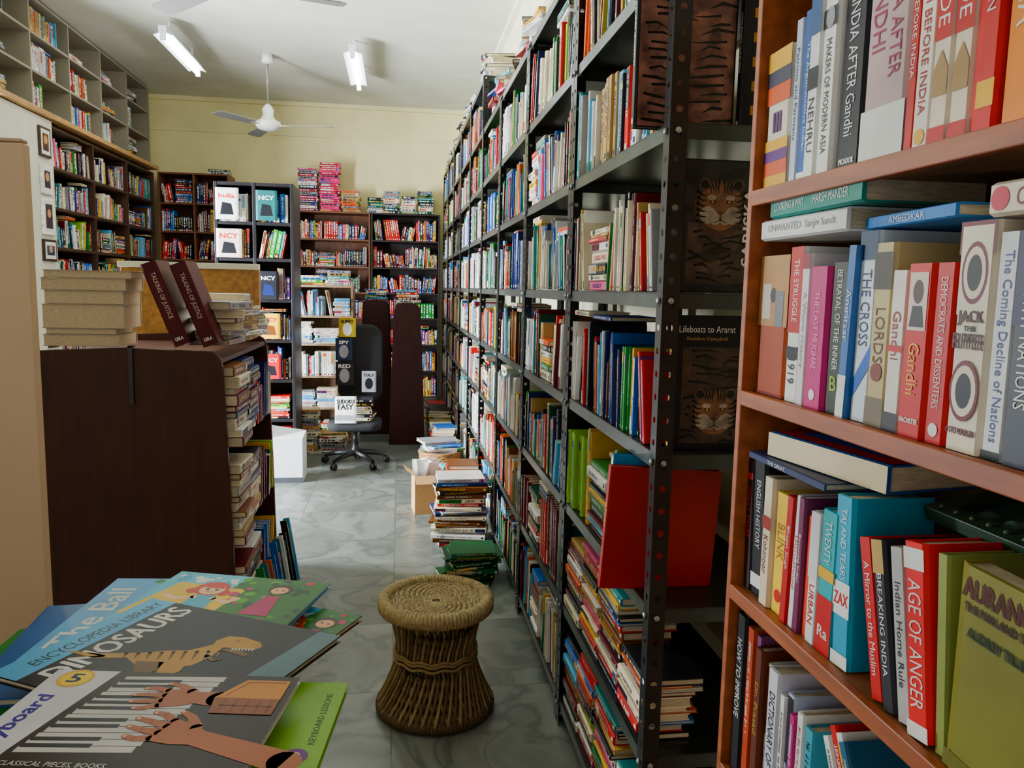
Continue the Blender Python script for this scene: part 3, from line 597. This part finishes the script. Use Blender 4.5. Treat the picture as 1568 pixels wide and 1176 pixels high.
def d_comic(mb,D,w,h):
    m=M_COVER
    mb.poly(D,[(0,0),(w,0),(w,h),(0,h)],C(120,196,222),m)
    mb.poly(D,[(w*.45,0),(w,0),(w,h),(w*.5,h),(w*.42,h*.6)],C(56,112,50),m,.0003)
    mb.poly(D,[(0,h*.2),(w*.5,h*.1),(w*.55,h*.75),(w*.1,h*.8)],C(236,200,90),m,.0005)
    for i in range(60): mb.disc(D,(w*(.47+.50*R0.random()),h*(.03+.94*R0.random())),R0.uniform(.003,.009),[C(40,100,50),C(100,160,70),C(60,120,60),C(30,70,40),C(190,60,110)][i%5],m,.0007+.00001*i)
    for i in range(16): mb.disc(D,(w*(.04+.4*R0.random()),h*(.84+.10*R0.random())),R0.uniform(.004,.009),[C(220,240,245),C(90,170,210),C(240,240,230)][i%3],m,.0007+.00001*i)
    mb.disc(D,(w*.34,h*.72),.026,C(200,76,26),m,.0014)
    for q in (-1,1): mb.disc(D,(w*.34+.024*q,h*.66),.010,C(200,76,26),m,.00145)
    mb.disc(D,(w*.35,h*.70),.019,C(246,206,170),m,.0016); mb.poly(D,[(w*.35-.018,h*.70+.006),(w*.35+.018,h*.70+.006),(w*.35+.006,h*.70+.020),(w*.35-.008,h*.70+.020)],C(200,76,26),m,.0018)
    for s in (-1,1): mb.disc(D,(w*.35+.007*s,h*.70),.0028,BLACK,m,.002,.0036)
    mb.stroke(D,[(w*.35-.006,h*.66),(w*.35,h*.655),(w*.35+.006,h*.66)],.0016,RED,m,.002)
    mb.poly(D,[(w*.26,h*.26),(w*.46,h*.28),(w*.42,h*.6),(w*.3,h*.6)],C(90,170,200),m,.00135)
    mb.stroke(D,[(w*.3,h*.55),(w*.2,h*.5),(w*.12,h*.55)],.010,C(246,206,170),m,.0015)
    mb.stroke(D,[(w*.42,h*.55),(w*.52,h*.5),(w*.56,h*.58)],.010,C(246,206,170),m,.0015)
    mb.poly(D,[(w*.66,h*.34),(w*.84,h*.34),(w*.79,h*.68),(w*.71,h*.68)],C(170,36,96),m,.0014)
    mb.disc(D,(w*.75,h*.80),.018,C(60,40,30),m,.0014); mb.disc(D,(w*.75,h*.78),.013,C(236,190,150),m,.0016)
    for s in (-1,1): mb.disc(D,(w*.75+.005*s,h*.785),.002,BLACK,m,.0018)
def d_dino(mb,D,w,h):
    m=M_COVER
    mb.poly(D,[(0,0),(w,0),(w,h),(0,h)],C(20,20,23),m)
    mb.poly(D,[(0,0),(.042,0),(.042,h),(0,h)],C(110,178,225),m,.0003)
    text(mb,D@FR((.024,h*.55,0),(0,1,0),(-1,0,0)),'ENCYCLOPEDIA LIBRARY',0,0,h*.82,.016,K,.0006)
    text(mb,D@FR((.066,h*.52,0),(0,1,0),(-1,0,0)),'DINOSAURS',0,0,h*.86,.034,W,.0006,bold=.0012)
    g=C(180,140,56); g2=C(104,76,34); B=D@T((.165,h*.48,0))@Rz(.35)@Matrix.Diagonal((1.12,1.12,1,1))
    mb.poly(B,[(-.055,-.004),(-.035,-.022),(-.008,-.026),(.018,-.018),(.030,.000),(.036,.026),(.026,.034),(.014,.024),(.002,.016),(-.02,.014),(-.045,.008)],g,m,.0006)
    mb.poly(B,[(.024,.022),(.040,.024),(.070,.020),(.077,.027),(.072,.038),(.050,.050),(.032,.052),(.022,.040)],g,m,.0008)
    mb.poly(B,[(.036,.018),(.066,.004),(.069,.010),(.046,.024)],g2,m,.0010)
    for i in range(7): mb.poly(B,[(.046+.0036*i,.0225),(.0485+.0036*i,.0222),(.0472+.0036*i,.0160)],W,m,.0012)
    mb.disc(B,(.046,.041),.0024,BLACK,m,.0012); mb.disc(B,(.046,.0412),.0012,YEL,m,.0014)
    mb.poly(B,[(-.045,.008),(-.055,-.004),(-.09,-.006),(-.130,.010),(-.09,.004)],g,m,.0006)
    for q,x in ((g2,-.028),(g,-.004)):
        mb.poly(B,[(x-.014,-.010),(x+.016,-.012),(x+.016,-.030),(x+.002,-.046),(x-.006,-.034)],q,m,.0011)
        mb.poly(B,[(x+.002,-.046),(x-.004,-.040),(x-.012,-.058),(x-.008,-.064),(x+.016,-.068),(x+.016,-.064),(x-.003,-.058)],q,m,.0013)
    mb.stroke(B,[(.026,.004),(.036,-.006),(.044,-.002)],[.006,.004,.002],g2,m,.0014)
    for i in range(9): mb.stroke(B,[(-.06+.012*i,.006+.0012*i),(-.058+.012*i,-.006)],[.004,.001],g2,m,.0014)
    mb.poly(D,[(w*.84,0),(w,0),(w,h),(w*.9,h)],C(90,116,124),m,.0004)
def hand(mb,D,x,y,s,ang,flip=1,arm=-.15):
    m=M_COVER; sk=C(170,104,74); sk2=C(112,60,42); Q=D@T((x,y,0))@Rz(ang)
    f=lambda p:(p[0]*s,p[1]*s*flip)
    mb.stroke(Q,[f((arm,-.006)),f((-.03,0))],[.052*s,.038*s],sk,m,.0018)
    mb.poly(Q,[f(p) for p in ((-.045,-.018),(-.012,-.029),(.028,-.033),(.036,-.012),(.038,.014),(.028,.032),(-.01,.029),(-.045,.018))],sk,m,.0020)
    for yy,l,b in ((.026,.040,.010),(.009,.054,.003),(-.009,.050,-.003),(-.026,.036,-.010)):
        mb.stroke(Q,[f((.024,yy)),f((.03+l*.55,yy+b)),f((.03+l,yy+b*.9))],[.0155*s,.0135*s,.010*s],sk,m,.0022)
        mb.disc(Q,f((.03+l*.98,yy+b*.9)),.0034*s,C(226,186,166),m,.0026)
        mb.stroke(Q,[f((.03+l*.5,yy+b-.004)),f((.03+l*.5,yy+b+.004))],.0014*s,sk2,m,.0026)
    for yy in (.017,0,-.018): mb.stroke(Q,[f((.030,yy)),f((.044,yy*1.15))],.0016*s,sk2,m,.0026)
    mb.stroke(Q,[f((-.02,.022)),f((.006,.044)),f((.030,.052))],[.02*s,.015*s,.011*s],sk,m,.0021)
    mb.disc(Q,f((.031,.0525)),.0035*s,C(226,186,166),m,.0026)
def d_piano(mb,D,w,h):
    m=M_COVER
    mb.poly(D,[(0,0),(w,0),(w,h),(0,h)],C(220,220,228),m)
    mb.poly(D,[(w*.26,h),(w,h),(w,0),(w*.10,0),(w*.16,h*.5)],C(40,26,22),m,.0003)
    for i in range(13):
        y1=h*(.965-.037*i); x0=w*(.305-.010*i); x1=x0+w*.40; dy=h*.006
        mb.poly(D,[(x0,y1-h*.033),(x1,y1-h*.033+dy*3),(x1,y1+dy*3),(x0,y1)],C(212,208,206),m,.0005)
    for i in range(12):
        if i%7 in (2,6): continue
        y1=h*(.965-.037*i-.022); x0=w*(.305-.010*i-.006)
        mb.poly(D,[(x0,y1-h*.022),(x0+w*.24,y1-h*.012),(x0+w*.24,y1+h*.010),(x0,y1)],BLACK,m,.0008)
    mb.poly(D,[(w*.72,h*.84),(w*.80,h*.965),(w*.975,h*.965),(w*.975,h*.84)],C(200,140,62),m,.0030)
    mb.poly(D,[(w*.72,h*.84),(w*.975,h*.84),(w*.975,h*.74),(w*.74,h*.74)],C(136,80,32),m,.0030)
    mb.stroke(D,[(w*.76,h*.855),(w*.815,h*.95),(w*.96,h*.95)],.0014,C(120,66,26),m,.0034); mb.stroke(D,[(w*.76,h*.79),(w*.96,h*.79)],.002,C(96,52,22),m,.0034)
    for k in range(5): mb.stroke(D,[(w*(.77+.045*k),h*.75),(w*(.77+.045*k),h*.83)],.0012,C(100,56,24),m,.0034)
    hand(mb,D,w*.58,h*.83,.56,pi+.08,-1,-.08); hand(mb,D,w*.68,h*.62,.62,pi-.30,-1,-.20)
    mb.disc(D,(w*.11,h*.94),.019,YEL,m,.0008,None,24); mb.disc(D,(w*.11,h*.94),.0155,C(250,222,90),m,.0010,None,24); text(mb,D,'5',w*.11,h*.94,.016,.018,NAVY,.0014,bold=.0008)
    text(mb,D@FR((w*.075,h*.64,0),(.06,.998,0),(-.998,.06,0)),'Keyboard',0,0,h*.36,.022,C(60,50,150),.0012,bold=.0007)
    for i,s in enumerate(('CLASSICAL PIECES, BOOKS','STUDIES & SOLO MAESTRO','DICTIONARY TIMES','PIANO BASICS')):
        text(mb,D,s,w*.36,h*(.43-.05*i),w*.36,.008,W,.0030)
def d_green(mb,D,w,h):
    mb.poly(D,[(0,0),(w,0),(w,h),(0,h)],C(140,186,20),M_COVER)
    mb.disc(D,(w*.88,h*.50),.013,C(110,50,130),M_COVER,.0005,None,20); text(mb,D,'3',w*.88,h*.50,.011,.013,W,.0009,bold=.0006)
    text(mb,D@FR((w*.93,h*.74,0),(0,1,0),(-1,0,0)),'KEYBOARD LESSONS',0,0,h*.34,.007,K,.0008)
flatbook('blue_picture_book',-.50,1.17,ZT,.05,.24,.27,.010,C(30,90,150))
flatbook('picture_book',-.43,1.245,ZT+.012,-.10,.24,.28,.008,C(120,180,225),d_blue)
flatbook('comic_book',-.335,1.245,ZT+.0225,-.30,.245,.20,.006,C(120,180,225),d_comic)
flatbook('comic_book',-.165,1.155,ZT+.0015,-.5,.13,.2,.008,C(90,60,50),d_comic)
flatbook('green_keyboard_book',-.27,.905,ZT+.0125,-.12,.215,.29,.008,LIME,d_green)
flatbook('dinosaur_encyclopedia',-.339,1.109,ZT+.032,-.50,.305,.235,.008,BLACK,d_dino)
flatbook('piano_lesson_book',-.372,.887,ZT+.043,-.17,.27,.30,.006,WHITE,d_piano)
# ------------------------------------------------------------ floor piles beside the racks
rng=random.Random(31)
mb=MB(); heap(mb,FR((.365,3.93,.0),(1,0,0),(0,1,0)),9,rng,.26,.2,.012,.024,[C(30,90,54),DGRN,C(36,96,54),C(20,60,40)],1,.35,.03); mb.build('stack_of_books')
mb=MB(); heap(mb,FR((.36,4.55,.0),(1,0,0),(0,1,0)),19,rng,.31,.24,.012,.028,[RED,CREAM,WHITE,GREY,NAVY,BLACK,TAN,BRN,WHITE],1,.22,.02); mb.build('stack_of_books')
mb=MB(); heap(mb,FR((.42,5.15,.0),(0,-1,0),(1,0,0)),14,rng,.26,.2,.014,.03,PAL,1,.2,.02); mb.build('stack_of_books')
mb=MB(); heap(mb,FR((.42,5.58,.0),(0,-1,0),(1,0,0)),10,rng,.26,.2,.014,.03,PAL,1,.2,.02); mb.build('stack_of_books')
mb=MB(); cc=C(196,150,96); F=T((.11,5.10,0))@Rz(.1)
mb.box(F,0,.17,0,.004,0,.26,cc,M_PAGE); mb.box(F,0,.17,.196,.2,0,.26,cc,M_PAGE); mb.box(F,0,.004,.004,.196,0,.26,cc,M_PAGE); mb.box(F,.166,.17,.004,.196,0,.26,cc,M_PAGE); mb.box(F,.004,.166,.004,.196,0,.005,cc,M_PAGE)
mb.add(F,[(0,0,.26),(.17,0,.26),(.17,-.07,.22),(0,-.07,.22)],[(0,1,2,3)],cc,M_PAGE); mb.add(F,[(0,0,.26),(0,.2,.26),(-.06,.2,.30),(-.06,0,.30)],[(0,1,2,3)],cc,M_PAGE)
for i in range(9): mb.box(F@T((.06+.007*i,.1,.15))@Rz(i*.5)@Rx(.3*((i%3)-1)),-.06,.06,-.001,.001,0,.20,jit(WHITE,rng),M_PAGE)
mb.build('cardboard_box')
mb=MB(); B=T((.34,6.22,0))
mb.lathe(B,[(.14,0),(.15,.01),(.17,.19),(.16,.19),(.14,.02)],48,C(160,116,66),M_CANE)
for j in range(12):
    z=.012+.0155*j; r=.152+.0017*j*1.0
    mb.tube(B,[(r*cos(2*pi*i/96),r*sin(2*pi*i/96),z+.003*sin(16*2*pi*i/96+(j%2)*pi)) for i in range(96)],.008,6,jit(C(170,124,70),rng,.2),M_CANE,True)
mb.tube(B,[(.172*cos(2*pi*i/60),.172*sin(2*pi*i/60),.195) for i in range(60)],.012,8,C(150,104,56),M_CANE,True)
heap(mb,B@T((0,0,.18))@Rz(.3),6,rng,.30,.22,.012,.025,[SKY,WHITE,BLUE,GREY],1,.4,.03)
mb.build('wicker_basket')
mb=MB()
for yy in (6.75,7.15,7.6,8.0,8.4): heap(mb,FR((.40,yy,.0),(0,-1,0),(1,0,0)),rng.randint(8,14),rng,.26,.2,.014,.03,PAL,0)
mb.build('stack_of_books')
# ------------------------------------------------------------ display column + middle furniture
col=C(22,20,24)
F=FR((-1.42,6.45,0),(1,0,0),(0,1,0))
case('tall_display_case',F,.60,.42,[.08,.42,.74,1.06,1.38,1.70,1.98],2.28,2,col,M_DARKWOOD,.025)
fill_case('shelved_books',F,.60,.42,[.08,.42,.74,1.06,1.38,1.70,1.98],2.25,2,41,['mix','flat','mix','thin','mix','mix','mix'],1,DARKPAL+PAL,.026,.01)
mb=MB(); mb.box(I,-1.0,-.72,6.02,6.28,0,.34,C(206,210,216),M_PAINT)
mb.add(I,[(-1.0,6.02,.34),(-.72,6.02,.34),(-.72,6.28,.34),(-1.0,6.28,.34),(-1.0,6.1,.44),(-.72,6.28,.36)],[(0,1,5,4),(0,4,3),(1,2,5),(3,4,5,2)],C(226,230,236),M_PAINT)
mb.box(I,-1.0,-.72,6.015,6.02,0,.04,C(60,64,70),M_PLASTIC)
mb.build('white_storage_box',bevel=.006)
mb=MB(); rng=random.Random(8)
for (x,z,w,h,c) in ((-1.40,1.99,.17,.24,WHITE),(-1.10,1.99,.16,.23,C(40,90,90)),(-1.40,1.70,.19,.22,C(220,200,190)),(-1.09,1.38,.15,.22,C(30,30,36)),(-1.40,1.07,.16,.2,C(30,40,80)),(-1.08,1.07,.15,.2,YEL),(-1.08,.75,.15,.2,C(180,50,60)),(-1.40,.75,.15,.2,WHITE)):
    book(mb,FR((x,6.415,z),(1,0,0),(0,1,0)),w,h,.03,c,1,rng,[('h','NCY' if c is not WHITE else 'India',.75,.7,.2,WHITE if lum(c)<.3 else RED),('p',[(.2,.15),(.8,.15),(.7,.5),(.3,.55)],jit(rng.choice(PAL),rng))])
mb.build('cover_out_books')
F=FR((-.98,7.45,0),(1,0,0),(0,1,0))
case('low_bookshelf',F,.56,.36,[.06,.36,.66,.96,1.22],1.50,1,C(150,120,90),M_DARKWOOD,.02)
fill_case('shelved_books',F,.56,.36,[.06,.36,.66,.96,1.22],1.5,1,43,['flat','flat','mix','flat','thin'],1,[WHITE]*5+[CREAM]*2+[SKY,GREY,RED,SKY],.022,-.02)
mb=MB(); heap(mb,FR((-.8,7.6,1.502),(1,0,0),(0,1,0)),4,rng,.24,.2,.015,.03,LIGHTPAL,0); heap(mb,FR((-.55,7.6,1.502),(1,0,0),(0,1,0)),6,rng,.22,.2,.015,.03,LIGHTPAL,0)
mb.build('stack_of_books')
mb=MB()
for x,n_ in ((-.82,15),(-.58,7)): heap(mb,FR((x,7.15,0),(1,0,0),(0,1,0)),n_,rng,.23,.2,.02,.035,[CREAM,GREY,WHITE,TAN],0)
mb.build('stack_of_books')
low_unit('narrow_bookshelf',-.36,-.10,8.0,9.0,1.36,C(56,20,22),flare=.03)
low_unit('narrow_bookshelf',-.04,.20,7.45,7.97,1.34,C(56,20,22),flare=.05)
mb=MB(); rng=random.Random(77)
for z in (.061,.461,.861):
    fill_row(mb,FR((.20,7.48,z),(0,1,0),(-1,0,0))@T((0,.005,0)),.01,.46,0,.1,.33,rng,'mix',0,PAL)
mb.build('shelved_books')
mb=MB()
for z in (.061,.461,.861): fill_row(mb,FR((-.36,8.96,z),(0,-1,0),(1,0,0))@T((0,.005,0)),.01,.9,0,.11,.33,rng,'mix',0,LIGHTPAL)
mb.build('shelved_books')
mb=MB()
for x,y,z in ((.08,7.62,1.353),(-.22,8.2,1.373)): heap(mb,FR((x,y,z),(1,0,0),(0,1,0)),5,rng,.22,.17,.015,.03,LIGHTPAL,0)
mb.build('stack_of_books')
# ------------------------------------------------------------ office chair
mb=MB(); K2=C(22,22,26); B=T((-.36,6.62,0))
for i in range(5):
    a=2*pi*i/5+.3; mb.tube(B,[(.02*cos(a),.02*sin(a),.11),(.16*cos(a),.16*sin(a),.095),(.27*cos(a),.27*sin(a),.07)],.02,8,K2,M_PLASTIC,rf=lambda k:[.026,.022,.016][k])
    for s in (-1,1):
        mb.lathe(B@T((.27*cos(a),.27*sin(a),.028))@Rz(a)@T((0,.014*s,0))@Rx(pi/2),[(.020,-.008),(.028,-.005),(.028,.005),(.020,.008)],16,K2,M_PLASTIC)
    mb.tube(B,[(.27*cos(a),.27*sin(a),.03),(.27*cos(a),.27*sin(a),.075)],.008,6,K2,M_PLASTIC)
mb.lathe(B,[(.035,.08),(.035,.14),(.026,.15),(.026,.20),(.018,.20),(.018,.29),(.06,.30),(.06,.315)],20,K2,M_PLASTIC)
def rbox(M,w,d,h,r,col,mat):
    pts=[]
    for cx,cy,a0 in ((w/2-r,d/2-r,0),(-w/2+r,d/2-r,pi/2),(-w/2+r,-d/2+r,pi),(w/2-r,-d/2+r,3*pi/2)):
        for k in range(6): a=a0+k*pi/10; pts.append((cx+r*cos(a),cy+r*sin(a)))
    n=len(pts); vs=[];L=[(0,.9),(.15,.98),(.5,1),(.85,.98),(1,.9)]
    for f,s in L: vs+=[(x*s,y*s,h*f) for x,y in pts]
    fs=[(j*n+i,j*n+(i+1)%n,(j+1)*n+(i+1)%n,(j+1)*n+i) for j in range(4) for i in range(n)]+[tuple(range(n-1,-1,-1)),tuple(4*n+i for i in range(n))]
    mb.add(M,vs,fs,col,mat,True)
rbox(B@T((0,0,.315)),.44,.42,.07,.1,K2,M_FABRIC)
mb.tube(B,[(.0,.12,.32),(.0,.24,.34),(.0,.27,.45),(.0,.26,.6)],.02,8,K2,M_PLASTIC)
rbox(B@T((.03,.29,.50))@Rx(pi/2-.08)@T((0,.33,0)),.38,.68,.06,.12,K2,M_FABRIC)
ch=mb.build('office_chair')
mb=MB()
zz=heap(mb,B@T((.02,.0,.387)),6,rng,.26,.2,.02,.04,[CREAM,WHITE,GREY,BLACK],1)
book(mb,B@T((-.15,-.215,.39))@Rx(-.12),.17,.22,.02,WHITE,1,rng,[('h','SUDOKU',.8,.8,.2,K),('h','EASY',.6,.7,.25,K),('b',.1,.3,GREY)])
for (x,z_,w_,h_,c,s) in ((-.17,.66,.15,.2,C(30,24,30),'RED'),(-.17,.87,.14,.19,C(30,40,64),'SPY'),(-.14,1.07,.14,.16,C(170,150,50),'BUFFET'),(.05,.60,.12,.18,C(150,150,156),'ITALY')):
    book(mb,B@T((x,.14,z_))@Rx(-.06),w_,h_,.025,c,1,rng,[('h',s,.8,.7,.2,W if lum(c)<.3 else K),('o',.4,.28,.4,jit(rng.choice(PAL),rng))])
mb.build('books_piled_on_chair')
# ------------------------------------------------------------ back wall bookcases
cw=C(110,66,40)
def bc(x0,x1,top,lv,seed,pal=PAL,st='mix',y=10.2,colr=cw,nb=1):
    F=FBack(x0,y); case('tall_bookcase',F,x1-x0,.38,lv,top,nb,colr,M_DARKWOOD,.02)
    fill_case('shelved_books',F,x1-x0,.38,lv,top,nb,seed,st,0,pal)
bc(-2.89,-2.06,2.82,[.08,.42,.76,1.1,1.44,1.78,2.12,2.46],51,DARKPAL+[RED]*4,nb=2)
bc(-2.05,-1.26,2.62,[.08,.42,.76,1.1,1.44,1.78,2.1,2.36],52,DARKPAL,'mix')
bc(-1.25,-.36,2.42,[.08,.42,.76,1.1,1.42,1.74,2.08],53,PAL,'mix')
bc(-.35,.52,2.42,[.08,.42,.76,1.1,1.42,1.74,2.08],54,DARKPAL+[RED]*6+[YEL]*4+[GRN]*3,'mix',colr=C(40,30,28))
mb=MB(); rng=random.Random(9)
def bheap(x,z,n,w=.24,pal=PAL,t=(.02,.04)): heap(mb,FR((x,10.36,z+.002),(1,0,0),(0,1,0)),n,rng,w,.2,t[0],t[1],pal,0,.05,.01)
bheap(-1.13,2.42,17,.25,[C(190,70,110),NAVY,GREY,WHITE,C(150,40,60)]); bheap(-.86,2.42,20,.25,[C(200,40,90),C(220,80,130),C(190,50,80)]); bheap(-.60,2.42,9,.24,[ORG,TAN,RED])
for x in (-.30,-.10,.12,.33): bheap(x,2.42,rng.randint(6,9),.2,[DGRN,DGRN,GREY,CREAM,TEAL,BLACK])
bheap(-1.8,2.62,3,.3,[BRN,BLACK]); bheap(-2.2,2.82,2,.24,DARKPAL)
mb.build('stack_of_books')
# ------------------------------------------------------------ left wall
lvl=[.08,.42,.76,1.1,1.44,1.78,2.12,2.46]
F=FLeft(7.32,-2.92); case('tall_bookcase',F,2.85,.38,lvl,2.80,3,C(70,46,34),M_DARKWOOD,.025)
fill_case('shelved_books',F,2.85,.38,lvl,2.80,3,61,'mix',0,PAL,.03)
mb=MB(); mb.box(I,-3.3,-2.86,6.32,10.18,2.83,2.875,C(180,136,80),M_WOOD); mb.build('wooden_ledge',bevel=.004)
F=FLeft(6.33,-2.95); case('pigeonhole_rack',F,3.84,.34,[2.90,3.2,3.5],3.78,5,C(138,130,110),M_PAINT,.02)
mb=MB(); rng=random.Random(12)
for z in (2.901,3.201,3.501):
    for b in range(5):
        if rng.random()<.9:
            x=b*.768+.04
            if rng.random()<.5: fill_row(mb,F@T((0,.03,0)),x,x+rng.uniform(.25,.6),z,.28,.24,rng,'mix',0,LIGHTPAL)
            else: heap(mb,F@T((x+.25,.16,z)),rng.randint(3,7),rng,.3,.22,.02,.04,[GREY,WHITE,TAN,BLACK],0)
mb.build('shelved_books')
mb=MB(); mb.box(I,XL+.001,-2.9,6.35,7.3,0,2.82,C(206,202,184),M_PAINT); mb.build('pillar')
for k,(z,w,h,c) in enumerate(((2.62,.20,.24,BRN),(2.32,.2,.24,W),(2.02,.22,.3,W),(1.74,.24,.18,C(60,80,110)),(1.42,.22,.28,C(150,130,80)),(1.08,.2,.3,C(190,150,70)))):
    mb=MB(); Q=FR((-2.898,7.12,z-h/2),(0,-1,0),(0,0,1),(1,0,0))@T((-w/2,0,0))
    mb.box(Q,0,w,0,h,0,.018,jit(C(60,44,34) if k not in(1,2) else WHITE,rng),M_WOOD); mb.poly(Q,[(.02,.02),(w-.02,.02),(w-.02,h-.02),(.02,h-.02)],C(225,222,212),M_PAGE,.0185)
    mb.poly(Q,[(.045,.05),(w-.045,.05),(w-.045,h-.05),(.045,h-.05)],c if c is not W else C(70,60,60),M_COVER,.0190); mb.disc(Q,(w/2,h*.58),.035,C(196,150,120),M_COVER,.0194); mb.poly(Q,[(w*.3,.05),(w*.7,.05),(w*.62,h*.45),(w*.38,h*.45)],C(60,50,60),M_COVER,.0192)
    mb.build('framed_photo',bevel=.001)
# ------------------------------------------------------------ ceiling fans, tube lights, added fill tubes
def fan(x,y,rot):
    mb=MB(); B=T((x,y,ZC)); wc=C(214,214,206)
    mb.lathe(B,[(.01,-.10),(.055,-.085),(.05,-.04),(.05,-.0)],20,wc,M_PLASTIC)
    mb.tube(B,[(0,0,-.02),(0,0,-.58)],.012,10,C(120,118,110),M_STEEL)
    mb.lathe(B,[(.02,-.755),(.05,-.75),(.10,-.735),(.125,-.70),(.12,-.665),(.07,-.64),(.05,-.60),(.06,-.55),(.03,-.50),(.014,-.49)],32,wc,M_PLASTIC)
    for i in range(3):
        a=rot+2*pi*i/3; Q=B@Rz(a)@T((0,0,-.70))@Rx(.16)
        mb.box(Q,.11,.22,-.02,.02,-.004,.002,wc,M_STEEL)
        mb.extr(Q,[(.19,-.05),(.22,-.06),(.62,-.075),(.66,-.05),(.66,.05),(.62,.065),(.22,.05),(.19,.04)],-.003,.002,C(110,108,104),M_PLASTIC)
    mb.build('ceiling_fan')
fan(-1.32,8.5,-.12); fan(-.95,4.66,.25)
def tube(x,y,mat=M_TUBE,drop=.10):
    mb=MB(); wc=C(200,204,206); Z=ZC-drop
    for yy in (y+.2,y+1.0): mb.box(I,x-.008,x+.008,yy,yy+.016,Z,ZC,wc,M_PLASTIC)
    mb.box(I,x-.035,x+.035,y,y+1.24,Z-.06,Z-.001,wc,M_PLASTIC)
    for yy in (y,y+1.215): mb.box(I,x-.022,x+.022,yy,yy+.025,Z-.12,Z-.06,wc,M_PLASTIC)
    for s in (-1,1): mb.add(I,[(x+s*.035,y+.02,Z-.06),(x+s*.035,y+1.22,Z-.06),(x+s*.085,y+1.22,Z-.075),(x+s*.085,y+.02,Z-.075)],[(0,1,2,3)],wc,M_PLASTIC)
    mb.tube(T((x,0,Z-.095)),[(0,y+.025,0),(0,y+1.215,0)],.018,12,WHITE,mat)
    mb.build('tube_or_fill_light')  # covers the ceiling tubes and the added foreground fills alike
tube(-2.03,7.45); tube(-.43,7.65); tube(-1.4,2.2,M_FILL_TUBE,0); tube(-.3,.2,M_FILL_TUBE,0)  # last two are added, unseen fill lights that brighten the foreground
# ------------------------------------------------------------ light
def area(name,loc,rot,sx,sy,e,col=(1,1,1)):
    l=bpy.data.lights.new(name,'AREA'); l.shape='RECTANGLE'; l.size=sx; l.size_y=sy; l.energy=e; l.color=col
    o=bpy.data.objects.new(name,l); o.location=loc; o.rotation_euler=rot; bpy.context.scene.collection.objects.link(o); return o
area('daylight_through_door',(XL-.75,5.0,1.35),(0,-pi/2,math.radians(38)),2.3,1.7,1900,(.84,.92,1))
w=bpy.data.worlds.new('world'); bpy.context.scene.world=w; w.use_nodes=True
w.node_tree.nodes['Background'].inputs[0].default_value=(1,.97,.94,1); w.node_tree.nodes['Background'].inputs[1].default_value=.72
# ------------------------------------------------------------ camera
psi,th,ro=math.radians(8.3),math.radians(6.9),math.radians(1.2)
Fv=Vector((sin(psi)*cos(th),cos(psi)*cos(th),-sin(th))); Rv=Vector((cos(psi),-sin(psi),0)); Uv=Rv.cross(Fv)
R2=Rv*cos(ro)+Uv*sin(ro); U2=Uv*cos(ro)-Rv*sin(ro)
cam=bpy.data.cameras.new('camera'); co=bpy.data.objects.new('camera',cam); bpy.context.scene.collection.objects.link(co)
co.matrix_world=Matrix(((R2.x,U2.x,-Fv.x,0),(R2.y,U2.y,-Fv.y,0),(R2.z,U2.z,-Fv.z,1.5),(0,0,0,1)))
cam.sensor_width=36; cam.lens=36*1200/1568; cam.clip_start=.05
bpy.context.scene.camera=co
